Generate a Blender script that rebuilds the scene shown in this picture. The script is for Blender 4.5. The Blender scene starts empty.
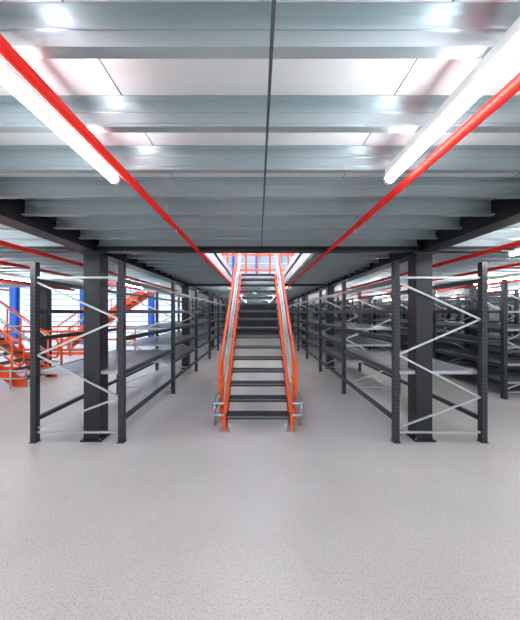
import bpy, math, random
from mathutils import Vector, Matrix
random.seed(4)
S = bpy.context.scene
S.view_settings.view_transform = 'Standard'
S.view_settings.look = 'None'
S.view_settings.exposure = 1.0

# ------------------------------------------------------------ materials
def mat(name, col, rough=0.5, metal=0.0, emis=None, estr=0.0, spec=0.5):
    m = bpy.data.materials.new(name); m.use_nodes = True
    b = m.node_tree.nodes['Principled BSDF']
    b.inputs['Base Color'].default_value = (*col, 1)
    b.inputs['Roughness'].default_value = rough
    b.inputs['Metallic'].default_value = metal
    b.inputs['Specular IOR Level'].default_value = spec
    if emis:
        b.inputs['Emission Color'].default_value = (*emis, 1)
        b.inputs['Emission Strength'].default_value = estr
    return m

def noisy(m, c1, c2, scale, detail=4, lo=0.35, hi=0.65, stretch=(1,1,1), bump=0.0, rough=None):
    nt = m.node_tree; N = nt.nodes; L = nt.links
    b = N['Principled BSDF']
    tc = N.new('ShaderNodeTexCoord'); mp = N.new('ShaderNodeMapping')
    mp.inputs['Scale'].default_value = stretch
    nz = N.new('ShaderNodeTexNoise'); nz.inputs['Scale'].default_value = scale
    nz.inputs['Detail'].default_value = detail
    cr = N.new('ShaderNodeValToRGB')
    cr.color_ramp.elements[0].position = lo; cr.color_ramp.elements[0].color = (*c1, 1)
    cr.color_ramp.elements[1].position = hi; cr.color_ramp.elements[1].color = (*c2, 1)
    L.new(tc.outputs['Object'], mp.inputs['Vector']); L.new(mp.outputs[0], nz.inputs['Vector'])
    L.new(nz.outputs['Fac'], cr.inputs[0]); L.new(cr.outputs[0], b.inputs['Base Color'])
    return m

M_galv = noisy(mat('galvanised_steel', (.5,.55,.56), .28, .7), (.47,.56,.59), (.56,.645,.675), 4, 2, .15,.85, (.6,1,1))
M_deck = noisy(mat('deck_underside_white', (.8,.8,.8), .4), (.86,.88,.9), (.9,.92,.94), 1.5, 1, .1, .9)
M_black = mat('painted_steel_anthracite', (.009,.011,.015), .4)
M_rack = mat('rack_paint_grey', (.018,.023,.031), .4)
M_slot = mat('rack_slot_light', (.08,.095,.115), .5)
M_strap = mat('strap_steel', (.12,.13,.15), .4, .5)
M_shelf = noisy(mat('shelf_panel_galvanised', (.6,.62,.63), .35, .5), (.38,.41,.44), (.48,.51,.54), 4)
M_brace = mat('brace_galvanised', (.52,.56,.6), .35, .55)
M_orange = mat('orange_paint', (.95,.11,.006), .42)
M_red = mat('red_pipe_paint', (.72,.014,.008), .5, spec=.3)
M_tread = mat('tread_black', (.014,.017,.022), .45)
M_nose = mat('tread_grating', (.09,.10,.12), .4, .4)
M_nose2 = mat('tread_nosing_strip', (.22,.24,.27), .4, .4)
M_tube = mat('handrail_galvanised', (.55,.6,.66), .3, .6)
M_blue = mat('blue_steel', (.02,.12,.5), .5)
M_white = mat('white_metal', (.85,.86,.87), .4)
M_upw = mat('upper_wall_cladding', (.42,.47,.53), .5)
M_light = mat('lamp_diffuser', (1,1,1), .5, 0, (.98,.985,1), 20)
M_light2 = mat('lamp_diffuser_far', (1,1,1), .5, 0, (.98,.985,1), 30)
M_glass = mat('window_daylight', (.8,.88,.95), .4, 0, (.72,.86,1.0), .38)
M_skyl = mat('rooflight_panel', (.9,.95,1), .5, 0, (.85,.93,1.0), 1.7)
M_wall = noisy(mat('wall_cladding', (.3,.32,.35), .6), (.22,.24,.27), (.28,.3,.33), 2)
M_green = mat('exit_sign_green', (.0,.35,.13), .4, 0, (.0,.7,.25), .15)

# concrete floor: fine speckle + broad variation
M_floor = mat('concrete_floor', (.6,.58,.57), .36)
nt = M_floor.node_tree; N = nt.nodes; L = nt.links; b = N['Principled BSDF']
tc = N.new('ShaderNodeTexCoord')
def nz(scale, det, lo, hi, c1, c2):
    n = N.new('ShaderNodeTexNoise'); n.inputs['Scale'].default_value = scale; n.inputs['Detail'].default_value = det
    r = N.new('ShaderNodeValToRGB'); r.color_ramp.elements[0].position = lo; r.color_ramp.elements[1].position = hi
    r.color_ramp.elements[0].color = (*c1,1); r.color_ramp.elements[1].color = (*c2,1)
    L.new(tc.outputs['Object'], n.inputs['Vector']); L.new(n.outputs['Fac'], r.inputs[0]); return n, r
n1, r1 = nz(1.1, 6, .3, .7, (.635,.61,.60), (.73,.71,.70))
n2, r2 = nz(100, 3, .33, .47, (.36,.35,.35), (1,1,1))
mx = N.new('ShaderNodeMixRGB'); mx.blend_type = 'MULTIPLY'; mx.inputs[0].default_value = .62
L.new(r1.outputs[0], mx.inputs[1]); L.new(r2.outputs[0], mx.inputs[2]); L.new(mx.outputs[0], b.inputs['Base Color'])

# ------------------------------------------------------------ mesh builder
class B:
    def __init__(s): s.v=[]; s.f=[]; s.m=[]; s.mats=[]; s.sm=[]
    def mi(s, m):
        if m not in s.mats: s.mats.append(m)
        return s.mats.index(m)
    def box(s, x0,x1,y0,y1,z0,z1, m):
        k=len(s.v); i=s.mi(m)
        s.v += [(x0,y0,z0),(x1,y0,z0),(x1,y1,z0),(x0,y1,z0),(x0,y0,z1),(x1,y0,z1),(x1,y1,z1),(x0,y1,z1)]
        for q in ((0,3,2,1),(4,5,6,7),(0,1,5,4),(1,2,6,5),(2,3,7,6),(3,0,4,7)):
            s.f.append([k+a for a in q]); s.m.append(i); s.sm.append(False)
    def bar(s, p0, p1, w, h, m, up=(0,0,1)):
        p0=Vector(p0); p1=Vector(p1); d=(p1-p0).normalized(); up=Vector(up)
        if abs(d.dot(up))>.99: up=Vector((0,1,0))
        a=d.cross(up).normalized(); c=a.cross(d).normalized()
        k=len(s.v); i=s.mi(m)
        for p in (p0,p1):
            for u,t in ((-1,-1),(1,-1),(1,1),(-1,1)):
                s.v.append(tuple(p+a*u*w/2+c*t*h/2))
        for q in ((0,1,2,3),(7,6,5,4),(0,4,5,1),(1,5,6,2),(2,6,7,3),(3,7,4,0)):
            s.f.append([k+x for x in q]); s.m.append(i); s.sm.append(False)
    def tube(s, pts, r, m, n=12):
        pts=[Vector(p) for p in pts]; i=s.mi(m); k=len(s.v)
        ref=None
        for j,p in enumerate(pts):
            if j==0: d=pts[1]-p
            elif j==len(pts)-1: d=p-pts[j-1]
            else: d=(pts[j+1]-p).normalized()+(p-pts[j-1]).normalized()
            d.normalize()
            if ref is None:
                ref=Vector((0,0,1)) if abs(d.z)<.9 else Vector((1,0,0))
            a=d.cross(ref).normalized(); c=a.cross(d).normalized(); ref=c
            for t in range(n):
                an=2*math.pi*t/n
                s.v.append(tuple(p+(a*math.cos(an)+c*math.sin(an))*r))
        for j in range(len(pts)-1):
            for t in range(n):
                q=[k+j*n+t, k+j*n+(t+1)%n, k+(j+1)*n+(t+1)%n, k+(j+1)*n+t]
                s.f.append(q); s.m.append(i); s.sm.append(True)
        s.f.append([k+t for t in range(n)][::-1]); s.m.append(i); s.sm.append(False)
        e=k+(len(pts)-1)*n
        s.f.append([e+t for t in range(n)]); s.m.append(i); s.sm.append(False)
    def obj(s, name, loc=(0,0,0), rz=0):
        me=bpy.data.meshes.new(name); me.from_pydata(s.v,[],s.f)
        for m in s.mats: me.materials.append(m)
        me.polygons.foreach_set('material_index', s.m)
        me.polygons.foreach_set('use_smooth', s.sm)
        me.update()
        o=bpy.data.objects.new(name, me); S.collection.objects.link(o)
        o.location=loc; o.rotation_euler=(0,0,rz)
        return o

# ------------------------------------------------------------ shell
XL,XR,YB,YW,YF = -15.0, 13.0, -5.0, 18.0, 24.0
bb=B(); bb.box(XL,XR,YB,YF,-.2,0,M_floor); bb.obj('floor')

ZJ, ZD = 2.42, 2.56         # joist bottom / deck underside
OX, OY0, OY1 = .72, 3.62, 7.75
DL = 9.2                    # deck end on the open left hand side
bb=B()
t=.06
bb.box(XL,-2.2,YB,DL,ZD,ZD+t,M_deck)
bb.box(-2.2,-OX,YB,YF,ZD,ZD+t,M_deck)
bb.box(OX,XR,YB,YF,ZD,ZD+t,M_deck)
bb.box(-4.4,-2.2,DL,YF,ZD,ZD+t,M_deck)
bb.box(-OX,OX,YB,OY0,ZD,ZD+t,M_deck)
bb.box(-OX,OX,OY1,YF,ZD,ZD+t,M_deck)
for x in [i*1.2+.6 for i in range(-12,11)]:
    bb.box(x-.002,x+.002,YB,3.5,ZD-.002,ZD,M_strap)
bb.obj('ceiling')

bb=B()
def joist(y, x0, x1):
    bb.box(x0,x1,y,y+.003,ZJ,ZD-.001,M_galv)
    bb.box(x0,x1,y-.038,y,ZJ,ZJ+.003,M_galv)
    bb.box(x0,x1,y-.038,y-.035,ZJ+.003,ZJ+.014,M_galv)
    bb.box(x0,x1,y-.038,y,ZD-.004,ZD-.0015,M_galv)
    for zz in (.045,.095):
        bb.bar((x0,y-.001,ZJ+zz),(x1,y-.001,ZJ+zz),.008,.012,M_galv)
beams=[-14.3,-10.2,-6.14,-2.08,2.08,6.14,10.2]
y=.16-.37*12
while y<YF-.3:
    for i in range(len(beams)-1):
        a,c=beams[i]+.1,beams[i+1]-.1
        if c< -2 and y>DL-.1:
            if i==2: joist(y,-4.3,c)
            continue
        if i==3 and OY0-.1<y<OY1+.1:
            joist(y,a,-OX-.05); joist(y,OX+.05,c)
        else: joist(y,a,c)
    joist(y,10.3,XR-.02)
    y+=.37
bb.obj('ceiling_joists')

def ibeam(bb,p0,p1,w,h,m,tf=.014,tw=.01):
    (x0,y0,z),(x1,y1,_)=p0,p1
    if abs(x1-x0)<1e-6:
        bb.box(x0-w/2,x0+w/2,y0,y1,z,z+tf,m); bb.box(x0-w/2,x0+w/2,y0,y1,z+h-tf,z+h,m)
        bb.box(x0-tw/2,x0+tw/2,y0,y1,z+tf,z+h-tf,m)
    else:
        bb.box(x0,x1,y0-w/2,y0+w/2,z,z+tf,m); bb.box(x0,x1,y0-w/2,y0+w/2,z+h-tf,z+h,m)
        bb.box(x0,x1,y0-tw/2,y0+tw/2,z+tf,z+h-tf,m)
ZB=2.355
bb=B()
for x in beams:
    ye = YF-.02 if x>-3 else DL
    ibeam(bb,(x,YB+.02,ZB),(x,ye,ZB),.2,ZD-ZB-.001,M_black)
    yy=-.9
    while yy<ye-.2:
        bb.box(x-.09,x+.09,yy,yy+.012,ZB+.014,ZD-.02,M_black); yy+=1.5
yc=3.48
ibeam(bb,(beams[0]+.12,yc,ZB),(beams[3]-.105,yc,ZB),.12,.06,M_black)
ibeam(bb,(beams[3]+.105,yc,ZB),(beams[4]-.105,yc,ZB),.12,.06,M_black)
ibeam(bb,(beams[4]+.105,yc,ZB),(beams[6],yc,ZB),.12,.06,M_black)
ibeam(bb,(-1.97,7.87,ZB),(1.97,7.87,ZB),.1,.06,M_black)
bb.obj('mezzanine_beams')
bb=B()
for sx in (-1,1):
    bb.box(min(sx*OX,sx*(OX+.05)),max(sx*OX,sx*(OX+.05)),OY0-.05,OY1+.03,ZJ-.02,ZD+.2,M_white)
bb.box(-OX,OX,OY0-.05,OY0-.005,ZJ,ZD+.12,M_white)
bb.obj('trim_stair_opening')

def column(x,y,m=M_black):
    bb=B(); h=ZB
    bb.box(-.1,.1,-.1,-.086,.02,h,m); bb.box(-.1,.1,.086,.1,.02,h,m); bb.box(-.006,.006,-.086,.086,.02,h,m)
    bb.box(-.1,-.092,-.086,.086,.02,h,m); bb.box(.092,.1,-.086,.086,.02,h,m)
    bb.box(-.13,.13,-.13,.13,0,.02,m); bb.box(-.14,.14,-.14,.14,h-.015,h-.001,m)
    for a in (-.115,.115):
        for c in (-.115,.115): bb.tube([(a,c,.02),(a,c,.035)],.01,M_brace,6)
    bb.obj('steel_column',(x,y,0))
for x in (-2.08,2.08):
    for y_ in (3.6,8.1,12.6,17.1): column(x,y_)
for x in (6.14,10.2):
    for y_ in (3.6,8.1,12.6): column(x,y_)
for x in (-6.14,-10.2):
    column(x,8.1)

bb=B(); bb.box(-4.4,XR,YF,YF+.2,0,2.6,M_wall); bb.box(-4.4,XR,YF,YF+.2,2.6,7,M_upw)
for z in (3.4,4.2,5.0,5.8): bb.box(-4.3,XR,YF-.03,YF,z,z+.06,M_white)
for i in range(9): bb.box(-4.2+i*2,-4.2+i*2+.2,YF-.15,YF-.03,2.62,6.9,M_blue)
bb.box(-4.4,-4.3,YW,YF,0,2.6,M_wall); bb.box(-4.4,-4.3,YW,YF,2.6,7,M_upw)
bb.obj('wall_back')
bb=B(); bb.box(XR,XR+.2,YB,YF,0,2.6,M_wall); bb.box(XR,XR+.2,YB,YF,2.6,7,M_white); bb.obj('wall_right')
bb=B()
bb.box(XL-.2,XL,YB,YW,0,.5,M_wall); bb.box(XL-.2,XL,YB,YW,2.6,7,M_white); bb.obj('wall_left')
def window(name, x0,x1,y,z0,z1,nx,nz_):
    bb=B(); bb.box(x0,x1,y+.05,y+.09,z0,z1,M_glass)
    for i in range(nx+1):
        x=x0+(x1-x0)*i/nx; bb.box(x-.04,x+.04,y-.02,y+.05,z0,z1,M_white)
    for i in range(nz_+1):
        z=z0+(z1-z0)*i/nz_; bb.box(x0,x1,y,y+.05,z-.02,z+.02,M_strap)
    bb.obj(name)
window('window_1',XL,-4.4,YW,.0,7,7,20)
bb=B(); bb.box(XL-.12,XL-.08,YB,YW,.5,2.6,M_glass)
for i in range(20):
    yy=YB+(YW-YB)*i/19; bb.box(XL-.08,XL,yy-.04,yy+.04,.5,2.6,M_white)
bb.obj('window_2')
bb=B()
x=XL
k=0
while x<XR:
    w=1.0
    bb.box(x,x+w,YB,YF,6.9,7.0,M_skyl if k%2==0 else M_white); x+=w; k+=1
y=YB+.5
while y<YF:
    bb.box(XL,XR,y,y+.08,6.65,6.9,M_blue if int(y)%3==0 else M_white); y+=1.5
bb.obj('ceiling_roof')
for x,y_ in ((-12.6,14.5),(-9.0,14.5),(-6.4,16.8)):
    bb=B(); bb.box(-.15,.15,-.15,-.13,0,6.63,M_blue); bb.box(-.15,.15,.13,.15,0,6.63,M_blue); bb.box(-.01,.01,-.13,.13,0,6.63,M_blue)
    bb.box(-.2,.2,-.2,.2,0,.02,M_blue)
    bb.obj('blue_building_column',(x,y_,0))

# ------------------------------------------------------------ racks
POST=.066
def post(bb,x,y,h,slots,face):
    w=POST/2
    bb.box(x-w,x+w,y-.004,y,0.006,h,M_rack)
    bb.box(x-w,x-w+.004,y,y+.07,0.006,h,M_rack); bb.box(x+w-.004,x+w,y,y+.07,0.006,h,M_rack)
    bb.box(x-w,x-w+.02,y+.066,y+.07,.006,h,M_rack); bb.box(x+w-.02,x+w,y+.066,y+.07,.006,h,M_rack)
    bb.box(x-.045,x+.045,y-.015,y+.08,0,.006,M_rack)
    if slots:
        z=.08
        while z<h-.04:
            for dx in (-.017,.017):
                bb.box(x+dx-.0035,x+dx+.0035,y-.0055,y-.004,z,z+.02,M_slot)
            sx=x+face*w
            bb.box(min(sx,sx+face*.0015),max(sx,sx+face*.0015),y+.02,y+.028,z,z+.02,M_slot)
            bb.box(min(sx,sx+face*.0015),max(sx,sx+face*.0015),y+.044,y+.052,z,z+.02,M_slot)
            z+=.05
def rack(name,x0,x1,y0,bay,n,levels,panels,h=2.23,zig=None,slots=1,flip=False):
    bb=B()
    zig = zig or [1.98,1.52,1.08,.55,.17]
    for i in range(n+1):
        y=y0+i*bay
        for x in (x0,x1):
            post(bb,x,y,h,i<slots, 1 if x<0 else -1)
        a,c=(x0+.03,x1-.03)
        if flip: a,c=c,a
        bb.bar((x0+.03,y+.035,zig[0]+.06),(x1-.03,y+.035,zig[0]+.06),.03,.022,M_brace)
        bb.bar((x0+.03,y+.035,zig[-1]-.05),(x1-.03,y+.035,zig[-1]-.05),.03,.022,M_brace)
        s=a; e=c
        for j in range(len(zig)-1):
            bb.bar((s,y+.03+.012*(j%2),zig[j]),(e,y+.03+.012*(j%2),zig[j+1]),.02,.022,M_brace)
            s,e=e,s
    for i in range(n):
        ya,yb=y0+i*bay+.07,y0+(i+1)*bay-.004
        for z in (levels(i) if callable(levels) else levels):
            for x in (x0,x1):
                bb.box(x-.022,x+.022,ya,yb,z-.026,z+.026,M_rack)
                bb.box(x-.026,x+.026,ya,ya+.008,z-.08,z+.045,M_rack)
                bb.box(x-.026,x+.026,yb-.008,yb,z-.08,z+.045,M_rack)
        for z in (panels if not callable(panels) else panels(i)):
            k=int((yb-ya)/.3)
            for q in range(k):
                p=ya+.01+(yb-ya-.02)*q/k
                bb.box(x0+.023,x1-.023,p,p+(yb-ya-.02)/k-.008,z+.006,z+.022,M_shelf)
                bb.box(x0+.023,x1-.023,p,p+.012,z-.02,z+.006,M_shelf)
    return bb.obj(name)
F=3.446
lv=lambda i: [.28,.62,.95,1.28,1.62,2.0] if i else [.28,.85,1.28,1.62,2.0]
pn=lambda i: [.62,.95,1.28,1.62] if i else [.85]
rack('shelving_rack',-2.77,-1.69,F,2.1,9,lv,pn,slots=2)
rack('shelving_rack',1.71,2.79,F,2.1,9,lv,pn,slots=2)
for x0,y0,n in ((4.6,5.2,8),(5.72,5.2,8),(8.2,5.2,5),(9.32,5.2,5)):
    rack('shelving_rack',x0,x0+1.05,y0,2.1,n,[.28,.62,.95,1.28,1.62,1.95],[.28,.62,.95,1.28,1.62],slots=0)

# ------------------------------------------------------------ stairs
def staircase(name, loc, rz=0, W=.86, n=16, rise=.165, going=.2365):
    bb=B(); sl=rise/going
    H=n*rise; R=n*going
    hw=W/2
    for sx in (-1,1):
        x=sx*(hw+.012)
        p0=Vector((x,.0,.07)); p1=Vector((x,R-.02,H-.09))
        bb.bar(p0,p1,.012,.24,M_orange)
        d=(p1-p0).normalized(); nrm=Vector((0,-d.z,d.y))
        for t_ in (-1,1):
            o=nrm*(.115*t_)+Vector((sx*.02,0,0))
            bb.bar(p0+o,p1+o,.045,.012,M_orange)
        bb.box(x-.03 if sx<0 else x-.006, x+.006 if sx<0 else x+.03, -.1,.12,.0,.22,M_orange)
        bb.box(x-.06,x+.06,-.14,.14,0,.012,M_tube)
    D=going-.015
    for i in range(n):
        z=(i+1)*rise; y=i*going
        bb.box(-hw,hw,y-.02,y+.01,z-.007,z,M_nose2)
        bb.box(-hw,hw,y-.018,y-.012,z-.034,z-.007,M_tread)
        bb.box(-hw,hw,y+D,y+D+.005,z-.03,z,M_tread)
        for q in range(20):
            xx=-hw+.03+q*(W-.06)/19
            bb.box(xx-.006,xx+.006,y-.0195,y-.018,z-.027,z-.014,M_nose)
        for q in range(6):
            yy=y+.04+q*(D-.05)/5
            bb.box(-hw,hw,yy-.003,yy+.003,z-.022,z-.001,M_nose)
        for q in range(26):
            xx=-hw+.012+q*(W-.024)/25
            bb.box(xx-.003,xx+.003,y+.01,y+D,z-.026,z-.003,M_tread)
        bb.box(-hw-.004,-hw+.004,y-.01,y+D,z-.06,z,M_tread)
        bb.box(hw-.004,hw+.004,y-.01,y+D,z-.06,z,M_tread)
    for sx in (-1,1):
        x=sx*(hw+.085)
        hr=.95
        def P(y,dz): return (x,y,dz+sl*y)
        pts=[P(R,hr),P(.12,hr)]
        pts+= [(x,.0,hr+.03),(x,-.06,hr-.03),(x,-.1,hr-.12),(x,-.1,hr-.36),(x,-.06,hr-.45),(x,0,hr-.47)]
        pts+= [P(.12,hr-.5),P(.3,hr-.5)]
        bb.tube(pts,.021,M_orange,12)
        bb.tube([P(.3,hr-.5),P(R,hr-.5)],.019,M_tube,12)
        xi=x-sx*.05
        bb.tube([(xi,R,hr-.03+sl*R),(xi,.1,hr-.03+sl*.1)],.018,M_tube,10)
        bb.tube([(xi,R,.55+sl*R),(xi,.1,.55+sl*.1)],.016,M_tube,10)
        for y in [.16+i*(R-.3)/4 for i in range(5)]:
            z0=sl*y-.02
            bb.tube([(x,y,z0+.02),(x,y,z0+hr+.0)],.021,M_orange,10)
            bb.box(x-.03,x+.03,y-.04,y+.04,z0-.02,z0+.14,M_orange)
            xs=sx*(hw+.018)
            for q in (.02,.1): bb.tube([(xs,y,z0+q),(x+sx*.045,y,z0+q)],.012,M_tube,6)
        for zz in (.22,.38):
            bb.tube([(x-sx*.06,-.1,zz),(x+sx*.07,-.1,zz),(x+sx*.10,-.04,zz),(x+sx*.10,.9,zz)],.016,M_tube,10)
        for yy in (.1,.8): bb.tube([(x+sx*.10,yy,0),(x+sx*.10,yy,.42)],.016,M_tube,10)
    return bb.obj(name,loc,rz)
staircase('staircase',(0,3.88,0))

bb=B(); zt=ZD+.06
for sx in (-1,1):
    x=sx*(OX+.12)
    for z in (.55,1.1):
        bb.tube([(x,OY0-.2,zt+z),(x,OY1+.3,zt+z)],.021,M_orange)
    for i in range(5):
        y_=OY0-.2+i*(OY1-OY0+.2)/4
        bb.tube([(x,y_,zt),(x,y_,zt+1.1)],.021,M_orange)
    bb.box(x-.005,x+.005,OY0-.2,OY1,zt,zt+.12,M_orange)
    xg=sx*.36
    bb.box(xg-.03,xg+.03,OY1+.7,OY1+.76,zt,zt+2.1,M_orange)
for z in (.55,1.1): bb.tube([(-OX-.12,OY0-.2,zt+z),(OX+.12,OY0-.2,zt+z)],.021,M_orange)
bb.box(-.39,.39,OY1+.7,OY1+.76,zt+2.1,zt+2.16,M_orange)
for z in (.55,1.1): bb.tube([(-1.6,10.2,zt+z),(1.6,10.2,zt+z)],.035,M_orange)
for x in (-1.6,-.8,0,.8,1.6): bb.tube([(x,10.2,zt),(x,10.2,zt+1.1)],.03,M_orange)
bb.obj('guardrail')

# ------------------------------------------------------------ left background
staircase('staircase',(-5.1,6.5,0),math.radians(90),n=7)
def barrier(x0,x1,y,h=1.1):
    bb=B(); n=max(1,round(abs(x1-x0)/1.1))
    for z in (h,h*.55): bb.tube([(x0,y,z),(x1,y,z)],.03,M_orange)
    bb.box(x0,x1,y-.006,y+.006,.03,.14,M_orange)
    for i in range(n+1):
        x=x0+(x1-x0)*i/n
        bb.tube([(x,y,0),(x,y,h)],.03,M_orange); bb.box(x-.06,x+.06,y-.06,y+.06,0,.01,M_orange)
    bb.obj('safety_barrier')
barrier(-7.6,-4.2,7.6); barrier(-9.5,-4.6,10.5)
staircase('staircase',(-8.6,12.3,0),math.radians(-90))

# ------------------------------------------------------------ red sprinkler pipes
def pipe(x,z,y0,y1,r=.022):
    bb=B()
    bb.tube([(x,y0,z),(x,y1,z)],r,M_red,16)
    y=.4
    while y<y1:
        if y>y0:
            bb.tube([(x,y-.03,z),(x,y+.03,z)],r+.005,M_red,16)
            bb.tube([(x,y,z),(x,y,ZD-.002)],.005,M_brace,6)
            bb.tube([(x,y+.25,z),(x,y+.25,z-.05)],.008,M_brace,8)
        y+=1.85
    bb.obj('sprinkler_pipe')
pipe(-.735,2.365,-3,17.9,.022); pipe(.865,2.365,-3,17.9,.022)
for x,z in ((-2.6,2.31),(-3.7,2.33),(-5.9,2.33),(-8,2.33)): pipe(x,z,-3,9,.025)
for x,z in ((2.65,2.31),(3.9,2.33),(5.8,2.33),(8,2.33)): pipe(x,z,-3,17.9,.025)

bb=B(); bb.box(.036,.047,-3,3.4,ZJ-.008,ZJ-.001,M_strap); bb.box(.036,.047,8,17,ZJ-.008,ZJ-.001,M_strap); bb.obj('bracing_strap')

# ------------------------------------------------------------ lamps
def lamp(x,y0,L_=1.5,m=M_light,z=2.35,w=.024):
    bb=B()
    bb.box(-w*.8,w*.8,0,L_,.022,.062,M_white)
    bb.tube([(0,.02,0),(0,L_-.02,0)],w,m,14)
    for y in (0,L_-.02): bb.tube([(0,y,0),(0,y+.02,0)],w+.003,M_white,14)
    for y in (.3,L_-.3): bb.box(-.01,.01,y,y+.02,.06,ZJ-z-.001,M_brace)
    bb.obj('fluorescent_lamp',(x,y0,z))
for x in (-.805,.735):
    lamp(x,.08); lamp(x,-2.6)  # the rear lamp is unseen, added behind the camera to brighten the scene
    for y_ in (8.2,12.5,17): lamp(x,y_,m=M_light2)
for x in (-3.35,3.15):
    for y_ in (-1.0,2.0,6.6,9.5,12.5,16):
        if x<0 and y_>7: continue
        lamp(x,y_,m=M_light2 if y_>1 else M_light,z=2.33)
for x in (-5.2,-8.6,5.4,7.4,9.0,11.2):
    for y_ in (2.5,5.5,8.5,11.5,15): 
        if x<0 and y_>6: continue
        lamp(x,y_,m=M_light2,z=2.33)

bb=B(); bb.box(-.08,.08,-.02,.02,0,.12,M_green); bb.box(-.05,-.02,-.024,-.02,.03,.1,M_white); bb.box(.0,.06,-.024,-.02,.04,.08,M_white)
bb.box(-.06,-.055,-.005,.005,.12,.2,M_white); bb.box(.055,.06,-.005,.005,.12,.2,M_white)
bb.obj('exit_sign',(-.12,9.6,2.22))

w=bpy.data.worlds.new('World'); S.world=w; w.use_nodes=True
bg=w.node_tree.nodes['Background']; bg.inputs[0].default_value=(.93,.965,1,1); bg.inputs[1].default_value=1.1
cd=bpy.data.cameras.new('camera'); cam=bpy.data.objects.new('camera',cd); S.collection.objects.link(cam)
cam.location=(0,0,1.6); cam.rotation_euler=(math.radians(90),0,0)
cd.sensor_fit='HORIZONTAL'; cd.sensor_width=36; cd.lens=280/520*36
cd.shift_x=2/520; cd.shift_y=3/520
cd.clip_start=.02
S.camera=cam
